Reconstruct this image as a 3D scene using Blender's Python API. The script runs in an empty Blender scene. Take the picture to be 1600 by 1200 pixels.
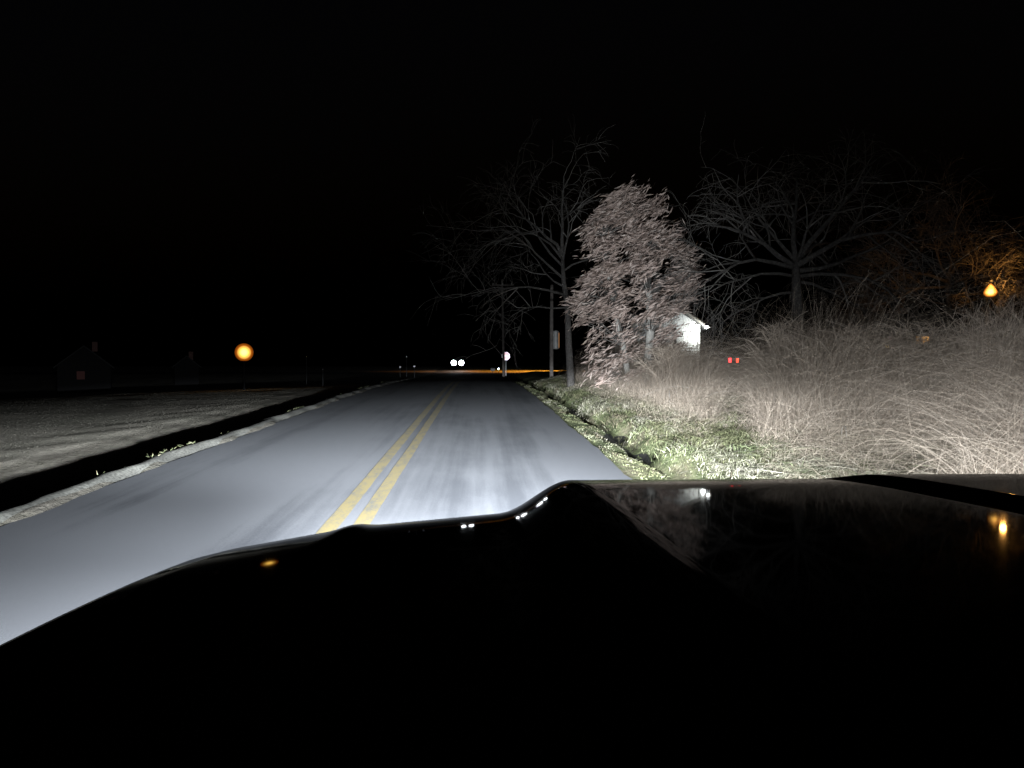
import bpy, bmesh, math, random
import numpy as np
from mathutils import Vector, Matrix

R = math.radians
random.seed(11)
rng = np.random.default_rng(11)
scene = bpy.context.scene
COL = scene.collection

# ------------------------------------------------------------------ camera frame
F = 1208.0            # focal length in photo pixels (1600 wide)
EYE = 1.65
VX, VY = 748.0, 580.0  # where the road direction / level horizon fall in the photo


def px(x, y, D):
    """point at forward distance D seen at photo pixel (x, y)"""
    return Vector(((x - VX) / F * D, D, EYE + (VY - y) / F * D))


def sm(a, b, x):
    t = np.clip((x - a) / (b - a), 0.0, 1.0)
    return t * t * (3 - 2 * t)


# ------------------------------------------------------------------ terrain height
ky = np.array([-60, 22, 26, 30, 34, 38, 42, 46, 50, 60, 112, 116, 132, 150, 190, 600.0])
_s = [(-60, .03), (22, .03), (50, .0), (60, .003), (110, .003), (117, .03), (128, .045), (140, .035), (165, .0), (900, .0)]
_yy = np.linspace(-60, 900, 9601)
_ss = np.interp(_yy, [a for a, b in _s], [b for a, b in _s])
_zz = np.concatenate([[0], np.cumsum((_ss[1:] + _ss[:-1]) / 2 * (_yy[1] - _yy[0]))])
_zz -= np.interp(0, _yy, _zz)


def zr(y):
    return np.interp(y, _yy, _zz)


LEDGE, REDGE = -4.42, 1.93


def wob(y, k=0.0):
    return .05 * np.sin(y * .9 + k) + .04 * np.sin(y * 2.3 + 1.7 * k + 1) + .03 * np.sin(y * 4.1 + k * 3)


def ground(x, y):
    x = np.asarray(x, float)
    y = np.asarray(y, float)
    base = zr(y)
    far = 1 - sm(85, 112, y)
    u = -x + wob(y, .4) * 1.6
    left = np.interp(u, [4.4, 4.55, 4.74, 5.15, 6.6, 7.6, 8.3, 20, 45, 300],
                     [-.03, .045, .045, -.5, -.65, -.38, -.33, -.72, -1.9, -3.5])
    xr = x + wob(y, 2.2) * 1.5
    right = np.interp(xr, [1.9, 2.3, 2.5, 2.75, 2.95, 3.25, 4.2, 6, 9, 300],
                      [-.03, -.02, -.12, -.36, -.34, -.02, .2, .42, .5, .5])
    lat = np.where(x < -1, left, np.where(x > 1, right, -.03))
    lat = np.where((x > -4.4) & (x < 1.9), -.03, lat)
    bump = .04 * np.sin(x * 1.3 + y * .7) * np.sin(y * .9 - x * .4) + .025 * np.sin(x * 3.1 - y * 2.2)
    bump = np.where(x < -5.4, bump * .35, np.where(x > 3.2, bump, 0))
    return base + lat * far + bump * far - .03 * (1 - far)


def gz(x, y):
    return float(ground(x, y))


# ------------------------------------------------------------------ helpers
def mat(name):
    m = bpy.data.materials.new(name)
    m.use_nodes = True
    nt = m.node_tree
    b = nt.nodes['Principled BSDF']
    return m, nt, b


def N(nt, t, **kw):
    n = nt.nodes.new(t)
    for k, v in kw.items():
        setattr(n, k, v)
    return n


def simple(name, col, rough=.7, metal=0.0, spec=.5, noise=0.0, nscale=8.0, emit=None, estr=0.0, coat=0.0):
    m, nt, b = mat(name)
    b.inputs['Base Color'].default_value = (*col, 1)
    b.inputs['Roughness'].default_value = rough
    b.inputs['Metallic'].default_value = metal
    b.inputs['Specular IOR Level'].default_value = spec
    b.inputs['Coat Weight'].default_value = coat
    b.inputs['Coat Roughness'].default_value = .04
    if noise:
        tc = N(nt, 'ShaderNodeTexCoord')
        nz = N(nt, 'ShaderNodeTexNoise')
        nz.inputs['Scale'].default_value = nscale
        nz.inputs['Detail'].default_value = 6
        nt.links.new(tc.outputs['Object'], nz.inputs['Vector'])
        r = N(nt, 'ShaderNodeValToRGB')
        r.color_ramp.elements[0].position = .3
        r.color_ramp.elements[1].position = .7
        r.color_ramp.elements[0].color = tuple(c * (1 - noise) for c in col) + (1,)
        r.color_ramp.elements[1].color = tuple(min(1, c * (1 + noise)) for c in col) + (1,)
        nt.links.new(nz.outputs['Fac'], r.inputs['Fac'])
        nt.links.new(r.outputs['Color'], b.inputs['Base Color'])
    if emit:
        b.inputs['Emission Color'].default_value = (*emit, 1)
        b.inputs['Emission Strength'].default_value = estr
    return m


def island(name, cols, rough=.75, spec=.25, trans=0.0):
    """every blade / leaf takes its own colour from the list"""
    m, nt, b = mat(name)
    g = N(nt, 'ShaderNodeNewGeometry')
    r = N(nt, 'ShaderNodeValToRGB')
    cr = r.color_ramp
    n = len(cols)
    cr.elements[0].position = 0
    cr.elements[0].color = (*cols[0], 1)
    cr.elements[1].position = 1
    cr.elements[1].color = (*cols[-1], 1)
    for i in range(1, n - 1):
        e = cr.elements.new(i / (n - 1))
        e.color = (*cols[i], 1)
    nt.links.new(g.outputs['Random Per Island'], r.inputs['Fac'])
    nt.links.new(r.outputs['Color'], b.inputs['Base Color'])
    b.inputs['Roughness'].default_value = rough
    b.inputs['Specular IOR Level'].default_value = spec
    return m


class MB:
    def __init__(s):
        s.v, s.f, s.m = [], [], []

    def add(s, vs, fs, mi=0):
        o = len(s.v)
        s.v.extend([tuple(v) for v in vs])
        s.f.extend([tuple(i + o for i in f) for f in fs])
        s.m.extend([mi] * len(fs))

    def box(s, c, size, rot=None, mi=0, taper=(1, 1)):
        hx, hy, hz = [q / 2 for q in size]
        vs = []
        for z in (-1, 1):
            tx, ty = taper if z > 0 else (1, 1)
            for x, y in ((-1, -1), (1, -1), (1, 1), (-1, 1)):
                p = Vector((x * hx * tx, y * hy * ty, z * hz))
                if rot is not None:
                    p = rot @ p
                vs.append(p + Vector(c))
        s.add(vs, [(0, 3, 2, 1), (4, 5, 6, 7), (0, 1, 5, 4), (1, 2, 6, 5), (2, 3, 7, 6), (3, 0, 4, 7)], mi)

    def tube(s, pts, rad, n=6, mi=0, cap=True):
        pts = [Vector(p) for p in pts]
        k = len(pts)
        if not hasattr(rad, '__len__'):
            rad = [rad] * k
        vs = []
        up = Vector((.31, .17, .93))
        for i, p in enumerate(pts):
            d = (pts[min(i + 1, k - 1)] - pts[max(i - 1, 0)])
            d = d.normalized() if d.length > 1e-9 else Vector((0, 0, 1))
            a = d.cross(up)
            if a.length < .05:
                a = d.cross(Vector((1, 0, 0)))
            a.normalize()
            b = d.cross(a)
            for j in range(n):
                t = 2 * math.pi * j / n
                vs.append(p + (a * math.cos(t) + b * math.sin(t)) * rad[i])
        fs = []
        for i in range(k - 1):
            for j in range(n):
                j2 = (j + 1) % n
                fs.append((i * n + j, i * n + j2, (i + 1) * n + j2, (i + 1) * n + j))
        if cap:
            fs.append(tuple(range(n - 1, -1, -1)))
            fs.append(tuple((k - 1) * n + j for j in range(n)))
        s.add(vs, fs, mi)

    def lathe(s, prof, c=(0, 0, 0), n=20, mi=0, axis='Z'):
        vs = []
        for r, z in prof:
            for j in range(n):
                t = 2 * math.pi * j / n
                q = (r * math.cos(t), r * math.sin(t), z)
                if axis == 'X':
                    q = (q[2], q[0], q[1])
                if axis == 'Y':
                    q = (q[0], q[2], q[1])
                vs.append((q[0] + c[0], q[1] + c[1], q[2] + c[2]))
        k = len(prof)
        fs = []
        for i in range(k - 1):
            for j in range(n):
                j2 = (j + 1) % n
                fs.append((i * n + j, i * n + j2, (i + 1) * n + j2, (i + 1) * n + j))
        fs.append(tuple(range(n - 1, -1, -1)))
        fs.append(tuple((k - 1) * n + j for j in range(n)))
        s.add(vs, fs, mi)

    def build(s, name, mats, parent=None, smooth=False, bevel=0.0, normals=True):
        me = bpy.data.meshes.new(name)
        me.from_pydata(s.v, [], s.f)
        if not isinstance(mats, (list, tuple)):
            mats = [mats]
        for m in mats:
            me.materials.append(m)
        if len(mats) > 1:
            me.polygons.foreach_set('material_index', s.m)
        if normals:
            bm = bmesh.new()
            bm.from_mesh(me)
            bmesh.ops.recalc_face_normals(bm, faces=bm.faces)
            bm.to_mesh(me)
            bm.free()
        if smooth:
            me.polygons.foreach_set('use_smooth', [True] * len(me.polygons))
        me.update()
        o = bpy.data.objects.new(name, me)
        COL.objects.link(o)
        if parent:
            o.parent = parent
        if bevel:
            b = o.modifiers.new('Bevel', 'BEVEL')
            b.width = bevel
            b.segments = 2
            b.limit_method = 'ANGLE'
        return o


def npmesh(name, V, Fq, m, parent=None, smooth=False):
    """mesh from arrays: V (n,3), Fq (k, 3 or 4)"""
    me = bpy.data.meshes.new(name)
    me.vertices.add(len(V))
    me.vertices.foreach_set('co', np.ascontiguousarray(V, np.float32).ravel())
    w = Fq.shape[1]
    me.loops.add(Fq.size)
    me.loops.foreach_set('vertex_index', np.ascontiguousarray(Fq, np.int32).ravel())
    me.polygons.add(len(Fq))
    me.polygons.foreach_set('loop_start', np.arange(0, Fq.size, w, dtype=np.int32))
    me.materials.append(m)
    me.update(calc_edges=True)
    me.validate()
    if smooth:
        me.polygons.foreach_set('use_smooth', [True] * len(me.polygons))
    o = bpy.data.objects.new(name, me)
    COL.objects.link(o)
    if parent:
        o.parent = parent
    return o


def tag(o, label=None, cat=None, group=None, kind=None):
    if label:
        o['label'] = label
    if cat:
        o['category'] = cat
    if group:
        o['group'] = group
    if kind:
        o['kind'] = kind
    return o


def thing(name, label, cat, loc=(0, 0, 0), rz=0, group=None):
    o = bpy.data.objects.new(name, None)
    o.empty_display_size = .2
    COL.objects.link(o)
    o.location = loc
    o.rotation_euler = (0, 0, rz)
    return tag(o, label, cat, group)


def copy_tree(o, parent=None):
    c = o.copy()
    COL.objects.link(c)
    c.parent = parent
    for ch in [q for q in bpy.data.objects if q.parent == o]:
        copy_tree(ch, c)
    return c


def sheet(name, xs, ys, zf, m, smooth=True):
    X, Y = np.meshgrid(xs, ys)
    Z = zf(X, Y)
    V = np.stack([X.ravel(), Y.ravel(), Z.ravel()], 1)
    nx, ny = len(xs), len(ys)
    i = np.arange(nx - 1)[None, :] + nx * np.arange(ny - 1)[:, None]
    i = i.ravel()
    Fq = np.stack([i, i + 1, i + nx + 1, i + nx], 1)
    return npmesh(name, V, Fq, m, smooth=smooth)


def blades(P, H, W, lean, seg=2):
    """grass blades: base P (n,3), height vector H (n,3), width W (n,), lean (n,3) added quadratically"""
    n = len(P)
    a = np.cross(H, rng.normal(size=(n, 3)))
    a /= np.linalg.norm(a, axis=1)[:, None] + 1e-9
    rows = []
    for k in range(seg + 1):
        t = k / seg
        c = P + H * t + lean * t * t
        w = (W * (1 - .85 * t))[:, None] * a * .5
        rows.append(c - w)
        rows.append(c + w)
    V = np.stack(rows, 1).reshape(-1, 3)
    m = 2 * (seg + 1)
    b = np.arange(n)[:, None] * m
    Fq = np.concatenate([np.stack([b + 2 * k, b + 2 * k + 1, b + 2 * k + 3, b + 2 * k + 2], -1).reshape(n, 4)[:, None, :] for k in range(seg)], 1).reshape(-1, 4)
    return V, Fq


# ------------------------------------------------------------------ materials
def asphalt():
    m, nt, b = mat('asphalt')
    tc = N(nt, 'ShaderNodeTexCoord')

    def nz(scale, sc, detail=5, rough=.6):
        mp = N(nt, 'ShaderNodeMapping')
        mp.inputs['Scale'].default_value = sc
        nt.links.new(tc.outputs['Object'], mp.inputs['Vector'])
        n = N(nt, 'ShaderNodeTexNoise')
        n.inputs['Scale'].default_value = scale
        n.inputs['Detail'].default_value = detail
        n.inputs['Roughness'].default_value = rough
        nt.links.new(mp.outputs['Vector'], n.inputs['Vector'])
        return n.outputs['Fac']
    streak = nz(3.2, (1, .018, 1), 6, .62)
    wide = nz(.9, (1, .03, 1), 3, .5)
    grain = nz(60, (1, 1, 1), 3, .6)
    patch = nz(.5, (1, .5, 1), 4, .6)

    def mul(a, k, c):
        n = N(nt, 'ShaderNodeMath', operation='MULTIPLY_ADD')
        nt.links.new(a, n.inputs[0])
        n.inputs[1].default_value = k
        if isinstance(c, (int, float)):
            n.inputs[2].default_value = c
        else:
            nt.links.new(c, n.inputs[2])
        return n.outputs[0]
    s = mul(streak, .5, 0.0)
    s = mul(wide, .75, s)
    s = mul(grain, .22, s)
    s = mul(patch, .5, s)
    r = N(nt, 'ShaderNodeValToRGB')
    r.color_ramp.elements[0].position = .80
    r.color_ramp.elements[0].color = (.042, .043, .048, 1)
    r.color_ramp.elements[1].position = 1.2
    r.color_ramp.elements[1].color = (.098, .098, .104, 1)
    nt.links.new(s, r.inputs['Fac'])
    nt.links.new(r.outputs['Color'], b.inputs['Base Color'])
    b.inputs['Roughness'].default_value = .85
    b.inputs['Specular IOR Level'].default_value = .3
    bp = N(nt, 'ShaderNodeBump')
    bp.inputs['Strength'].default_value = .12
    bp.inputs['Distance'].default_value = .01
    nt.links.new(grain, bp.inputs['Height'])
    nt.links.new(bp.outputs['Normal'], b.inputs['Normal'])
    return m


def soil():
    m, nt, b = mat('turf_and_soil')
    tc = N(nt, 'ShaderNodeTexCoord')

    def nz(scale, sc=(1, 1, 1), detail=6):
        mp = N(nt, 'ShaderNodeMapping')
        mp.inputs['Scale'].default_value = sc
        nt.links.new(tc.outputs['Object'], mp.inputs['Vector'])
        n = N(nt, 'ShaderNodeTexNoise')
        n.inputs['Scale'].default_value = scale
        n.inputs['Detail'].default_value = detail
        n.inputs['Roughness'].default_value = .65
        nt.links.new(mp.outputs['Vector'], n.inputs['Vector'])
        return n.outputs['Fac']

    def ramp(fac, stops):
        r = N(nt, 'ShaderNodeValToRGB')
        r.color_ramp.elements[0].position = stops[0][0]
        r.color_ramp.elements[0].color = (*stops[0][1], 1)
        r.color_ramp.elements[1].position = stops[-1][0]
        r.color_ramp.elements[1].color = (*stops[-1][1], 1)
        for p, c in stops[1:-1]:
            e = r.color_ramp.elements.new(p)
            e.color = (*c, 1)
        nt.links.new(fac, r.inputs['Fac'])
        return r.outputs['Color']
    big = nz(.55, (1, .45, 1))
    fine = nz(9)
    field = ramp(big, [(.28, (.19, .18, .14)), (.45, (.27, .25, .205)), (.6, (.35, .315, .265)), (.75, (.29, .27, .21))])
    verge = ramp(nz(1.3, (1, .5, 1)), [(.3, (.05, .06, .028)), (.5, (.11, .125, .06)), (.62, (.17, .15, .10)), (.75, (.09, .11, .05))])
    sx = N(nt, 'ShaderNodeSeparateXYZ')
    nt.links.new(tc.outputs['Object'], sx.inputs[0])
    mr = N(nt, 'ShaderNodeMapRange')
    mr.inputs['From Min'].default_value = -2
    mr.inputs['From Max'].default_value = 1
    nt.links.new(sx.outputs['X'], mr.inputs['Value'])
    mx = N(nt, 'ShaderNodeMix', data_type='RGBA')
    nt.links.new(mr.outputs['Result'], mx.inputs['Factor'])
    nt.links.new(field, mx.inputs['A'])
    nt.links.new(verge, mx.inputs['B'])
    mg = N(nt, 'ShaderNodeMix', data_type='RGBA', blend_type='MULTIPLY')
    mg.inputs['Factor'].default_value = 1
    nt.links.new(mx.outputs['Result'], mg.inputs['A'])
    nt.links.new(ramp(fine, [(.3, (.6, .6, .58)), (.7, (1.15, 1.12, 1.1))]), mg.inputs['B'])
    # the ditch bank on the field side is darker
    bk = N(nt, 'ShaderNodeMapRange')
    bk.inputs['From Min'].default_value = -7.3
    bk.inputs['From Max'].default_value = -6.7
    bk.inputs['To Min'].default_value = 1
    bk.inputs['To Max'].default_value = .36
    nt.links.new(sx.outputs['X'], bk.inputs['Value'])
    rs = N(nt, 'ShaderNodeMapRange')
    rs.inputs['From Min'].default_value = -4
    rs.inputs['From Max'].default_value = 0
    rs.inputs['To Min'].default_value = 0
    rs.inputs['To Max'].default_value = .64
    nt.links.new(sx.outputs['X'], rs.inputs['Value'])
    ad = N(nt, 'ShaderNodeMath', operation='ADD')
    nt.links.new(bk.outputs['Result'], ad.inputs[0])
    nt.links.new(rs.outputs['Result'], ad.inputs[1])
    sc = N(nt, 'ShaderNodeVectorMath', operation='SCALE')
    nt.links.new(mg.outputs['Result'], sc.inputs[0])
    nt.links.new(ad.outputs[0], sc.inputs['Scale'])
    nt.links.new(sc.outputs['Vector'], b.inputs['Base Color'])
    b.inputs['Roughness'].default_value = .95
    b.inputs['Specular IOR Level'].default_value = .1
    bp = N(nt, 'ShaderNodeBump')
    bp.inputs['Strength'].default_value = .8
    bp.inputs['Distance'].default_value = .05
    nt.links.new(fine, bp.inputs['Height'])
    nt.links.new(bp.outputs['Normal'], b.inputs['Normal'])
    return m


M = {}
M['asphalt'] = asphalt()
M['soil'] = soil()
M['gravel'] = simple('pale_gravel', (.072, .069, .06), .95, spec=.1, noise=.55, nscale=30)
def worn_paint():
    m, nt, b = mat('worn_yellow_paint')
    tc = N(nt, 'ShaderNodeTexCoord')
    fac = []
    for sc_, st_ in ((9, (1, .35, 1)), (45, (1, 1, 1))):
        mp = N(nt, 'ShaderNodeMapping')
        mp.inputs['Scale'].default_value = st_
        nt.links.new(tc.outputs['Object'], mp.inputs['Vector'])
        nz = N(nt, 'ShaderNodeTexNoise')
        nz.inputs['Scale'].default_value = sc_
        nz.inputs['Detail'].default_value = 6
        nt.links.new(mp.outputs['Vector'], nz.inputs['Vector'])
        fac.append(nz.outputs['Fac'])
    ad = N(nt, 'ShaderNodeMath', operation='ADD')
    nt.links.new(fac[0], ad.inputs[0])
    nt.links.new(fac[1], ad.inputs[1])
    r = N(nt, 'ShaderNodeValToRGB')
    r.color_ramp.elements[0].position = .38
    r.color_ramp.elements[0].color = (.065, .06, .045, 1)
    r.color_ramp.elements[1].position = .52
    r.color_ramp.elements[1].color = (.135, .10, .030, 1)
    hf = N(nt, 'ShaderNodeMath', operation='MULTIPLY')
    nt.links.new(ad.outputs[0], hf.inputs[0])
    hf.inputs[1].default_value = .5
    nt.links.new(hf.outputs[0], r.inputs['Fac'])
    nt.links.new(r.outputs['Color'], b.inputs['Base Color'])
    b.inputs['Roughness'].default_value = .8
    return m


M['yellow'] = worn_paint()
M['paint'] = simple('glossy_black_paint', (.003, .003, .0035), .3, spec=0, coat=.38)
M['trim'] = simple('black_plastic', (.012, .012, .012), .6)
M['dash'] = simple('black_dashboard', (.006, .006, .006), .9, spec=.1)
M['chrome'] = simple('dull_chrome', (.5, .5, .5), .25, metal=1)
M['tyre'] = simple('tyre_rubber', (.015, .015, .015), .85)
M['wood'] = simple('weathered_pole_wood', (.16, .14, .125), .9, spec=.1, noise=.35, nscale=6)
M['steel'] = simple('galvanised_steel', (.30, .30, .30), .5, metal=.6, noise=.15)
M['drum'] = simple('grey_painted_steel', (.35, .34, .32), .5, noise=.15)
M['bark'] = simple('grey_bark', (.06, .054, .049), .95, spec=.1, noise=.4, nscale=14)
M['bark_pale'] = simple('pale_bark', (.30, .28, .25), .95, spec=.1, noise=.35, nscale=9)
M['twig'] = island('bare_twigs', [(.06, .054, .048), (.10, .09, .08), (.15, .135, .12)])
M['leaf'] = island('dead_leaves', [(.13, .09, .07), (.29, .215, .175), (.42, .325, .275), (.36, .265, .225), (.52, .43, .37)], trans=.2)
M['siding'] = simple('white_siding', (.78, .78, .76), .6, noise=.06, nscale=2)
M['roof'] = simple('dark_shingles', (.06, .058, .056), .9, noise=.3, nscale=5)
M['wall_tan'] = simple('tan_siding', (.32, .29, .25), .8, noise=.1)
M['wall_brick'] = simple('red_brown_siding', (.24, .13, .11), .85, noise=.2)
M['wall_night'] = simple('night_dark_boards', (.018, .016, .016), .9, noise=.2)  # night darkness put into the wall colour of the far houses
M['frame_white'] = simple('white_trim', (.7, .7, .68), .6)
M['door_pale'] = simple('pale_door', (.46, .46, .47), .5)
M['glass_dark'] = simple('dark_glass', (.01, .01, .012), .05)
M['amber_pane'] = simple('lit_amber_pane', (.3, .2, .1), .4, emit=(1, .48, .12), estr=1.1)
M['amber_dim'] = simple('dim_amber_curtain', (.3, .2, .1), .6, emit=(1, .45, .05), estr=.22)
M['lilac_pane'] = simple('dim_lit_pane', (.2, .2, .2), .5, emit=(.8, .55, .55), estr=.25)
M['car_grey'] = simple('grey_car_paint', (.16, .16, .165), .3, coat=.5)
M['car_dark'] = simple('dark_car_paint', (.012, .014, .014), .25, coat=.5)
M['car_silver'] = simple('silver_car_paint', (.35, .35, .36), .3, metal=.3, coat=.5)
M['tail_on'] = simple('lit_tail_lamp', (.4, .01, .01), .3, emit=(1, .025, .03), estr=14)
M['tail_on2'] = simple('lit_tail_lamp_amber', (.4, .1, .05), .3, emit=(1, .07, .03), estr=7)
M['tail_off'] = simple('tail_lamp_plastic', (.2, .01, .01), .2)
M['lamp_white'] = simple('lit_headlamp', (.8, .8, .8), .2, emit=(.88, .95, 1), estr=30)
M['lamp_dim'] = simple('faint_headlamp', (.8, .8, .8), .2, emit=(1, .93, .85), estr=1.2)
M['retro'] = simple('white_reflector', (.95, .95, .97), .2, metal=1)
M['retro_red'] = simple('red_reflective_sheet', (.95, .52, .52), .27, metal=1)
M['retro_letter'] = simple('white_reflective_sheet', (1, .96, .96), .26, metal=1)
M['edge_glow'] = simple('amber_edge_glow', (.3, .2, .1), .4, emit=(1, .45, .17), estr=.5)  # amber light on the drum's edge, painted as emission
M['bulb_white'] = simple('lit_white_bulb', (.9, .9, .9), .3, emit=(.95, 1, 1), estr=60)
M['bulb_yellow'] = simple('lit_yellow_bulb', (.9, .8, .5), .3, emit=(1, .62, .12), estr=4)


def globe(name, core, rim, s0, s1, pos=(.15, .75)):
    """frosted amber lamp globe: its halo is painted as emission fading towards the rim"""
    m, nt, b = mat(name)
    lw = N(nt, 'ShaderNodeLayerWeight')
    lw.inputs['Blend'].default_value = .5
    r = N(nt, 'ShaderNodeValToRGB')
    r.color_ramp.elements[0].position = pos[0]
    r.color_ramp.elements[0].color = (*[c * s0 for c in core], 1)
    r.color_ramp.elements[1].position = pos[1]
    r.color_ramp.elements[1].color = (*[c * s1 for c in rim], 1)
    e = r.color_ramp.elements.new(pos[1] * .32)  # these middle and outer stops paint the lamp's halo onto the glass
    e.color = (*[c * s0 * .32 for c in core], 1)
    e = r.color_ramp.elements.new(min(.97, pos[1] * 2.3))
    e.color = (*[c * s1 * .16 for c in rim], 1)
    nt.links.new(lw.outputs['Facing'], r.inputs['Fac'])
    b.inputs['Base Color'].default_value = (.10, .06, .03, 1)
    b.inputs['Specular IOR Level'].default_value = .2
    b.inputs['Roughness'].default_value = .4
    nt.links.new(r.outputs['Color'], b.inputs['Emission Color'])
    b.inputs['Emission Strength'].default_value = 1
    return m


M['globe'] = globe('amber_globe_halo', (1, .55, .09), (1, .22, .008), 5, .40, (.02, .36))
M['refractor'] = globe('amber_refractor_halo', (1, .52, .10), (1, .27, .015), 6, .7, (.05, .5))

# ------------------------------------------------------------------ setting
xs = np.concatenate([np.linspace(-260, -50, 15), np.linspace(-46, -10, 46), np.linspace(-9.6, -4.2, 55), np.linspace(-4, 1.6, 8),
                     np.linspace(1.75, 6, 58), np.linspace(6.3, 18, 40), np.linspace(19, 60, 28), np.linspace(70, 260, 12)])
ys = np.concatenate([np.linspace(-25, 2, 12), np.linspace(2.3, 45, 215), np.linspace(45.5, 112, 100), np.linspace(113, 170, 40),
                     np.linspace(180, 600, 16)])
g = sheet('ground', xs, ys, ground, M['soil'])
tag(g, kind='structure')

ysr = np.concatenate([np.linspace(-20, 60, 241), np.linspace(60.5, 113, 80)])


def strip(name, x0, x1, dz, m, ys_=ysr, nx=8, w0=0.0, w1=0.0, k=0.0, crown=True):
    T = np.linspace(0, 1, nx)
    rows = []
    for y in ys_:
        a = x0 + w0 * (wob(y, k) + .5 * wob(y * 2.7, k + 3))
        b = x1 + w1 * (wob(y, k + 1) + .5 * wob(y * 2.7, k + 5))
        X = a + (b - a) * T
        c = .05 * (1 - ((X + 1.24) / 3.3) ** 2) if crown else 0
        rows.append(np.stack([X, np.full(nx, y), zr(y) + dz + c], 1))
    V = np.concatenate(rows)
    ny = len(ys_)
    i = (np.arange(nx - 1)[None, :] + nx * np.arange(ny - 1)[:, None]).ravel()
    return npmesh(name, V, np.stack([i, i + 1, i + nx + 1, i + nx], 1), m, smooth=True)


tag(strip('road', LEDGE, REDGE, 0, M['asphalt'], nx=22, w0=.35, w1=.35, k=1.3), kind='structure')
tag(strip('road_marking', -1.40, -1.25, .004, M['yellow'], nx=3, w0=.05, w1=.05), kind='structure')
tag(strip('road_marking', -1.135, -.985, .004, M['yellow'], nx=3, w0=.05, w1=.05, k=2), kind='structure')
cross = sheet('crossing_road', np.linspace(-70, 60, 60), np.linspace(113.2, 121, 12), lambda X, Y: zr(Y) + .03, M['asphalt'])
tag(cross, kind='structure')


def shoulder_z(X, Y):
    return ground(X, Y) + .012


T = np.linspace(0, 1, 7)
rows = []
ysh = np.linspace(-10, 80, 700)
for y in ysh:
    a = -4.69 + .7 * wob(y, .4) + .15 * wob(y * 5.3, 2)
    b = -4.46 + .3 * wob(y, 1.3) + .12 * wob(y * 5.1, 4)
    X = a + (b - a) * T
    rows.append(np.stack([X, np.full(7, y), ground(X, np.full(7, y)) + .018 + .02 * np.sin(math.pi * T) + .003 * np.sin(y * 9 + 5 * T)], 1))
i = (np.arange(6)[None, :] + 7 * np.arange(len(ysh) - 1)[:, None]).ravel()
tag(npmesh('gravel_shoulder', np.concatenate(rows), np.stack([i, i + 1, i + 8, i + 7], 1), M['gravel'], smooth=True), kind='structure')

# ------------------------------------------------------------------ grass (stuff)


def scatter(n, x0, x1, y0, y1, power=1.0):
    y = y0 + (y1 - y0) * rng.random(n) ** power
    x = x0 + (x1 - x0) * rng.random(n)
    return x, y


def clumpmask(x, y, f, th, k=0.0):
    v = np.sin(x * f + 1.3 * k) * np.sin(y * f * .6 + k) + .6 * np.sin(x * f * 2.3 + y * f * .9 + k * 2) + .5 * rng.normal(size=len(x)) * .6
    return v > th


# left field: short dry grass, combed along the road
x, y = scatter(130000, -32, -6.6, 8, 46, 1.3)
keep = clumpmask(x, y, .8, -.5, 1.0)
x, y = x[keep], y[keep]
n = len(x)
P = np.stack([x, y, ground(x, y) - .01], 1)
H = np.stack([rng.normal(0, .025, n), rng.normal(0, .035, n), .015 + .03 * rng.random(n)], 1)
V, Fq = blades(P, H, .005 + .005 * rng.random(n), np.stack([rng.normal(0, .03, n), rng.normal(0, .05, n), np.zeros(n)], 1))
M['dry'] = island('dry_field_grass', [(.05, .047, .034), (.075, .069, .054), (.09, .081, .066), (.062, .057, .042), (.10, .091, .076)])
o = npmesh('field_grass', V, Fq, M['dry'])
tag(o, 'short dry grass of the pale field beyond the ditch on the far side of the yellow lines', 'grass', kind='stuff')

# right verge: mixed green and straw clumps beside the asphalt


def tinted(name, rough=.8):
    """albedo stored per clump, varied a little from blade to blade"""
    m, nt, b = mat(name)
    at = N(nt, 'ShaderNodeAttribute', attribute_name='tint')
    g_ = N(nt, 'ShaderNodeNewGeometry')
    mr = N(nt, 'ShaderNodeMapRange')
    mr.inputs['To Min'].default_value = .65
    mr.inputs['To Max'].default_value = 1.35
    nt.links.new(g_.outputs['Random Per Island'], mr.inputs['Value'])
    mx = N(nt, 'ShaderNodeVectorMath', operation='SCALE')
    nt.links.new(at.outputs['Color'], mx.inputs[0])
    nt.links.new(mr.outputs['Result'], mx.inputs['Scale'])
    nt.links.new(mx.outputs['Vector'], b.inputs['Base Color'])
    b.inputs['Roughness'].default_value = rough
    b.inputs['Specular IOR Level'].default_value = .2
    return m


def settint(o, tint):
    a = o.data.attributes.new('tint', 'FLOAT_COLOR', 'POINT')
    a.data.foreach_set('color', np.ascontiguousarray(np.concatenate([tint, np.ones((len(tint), 1))], 1), np.float32).ravel())


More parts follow.
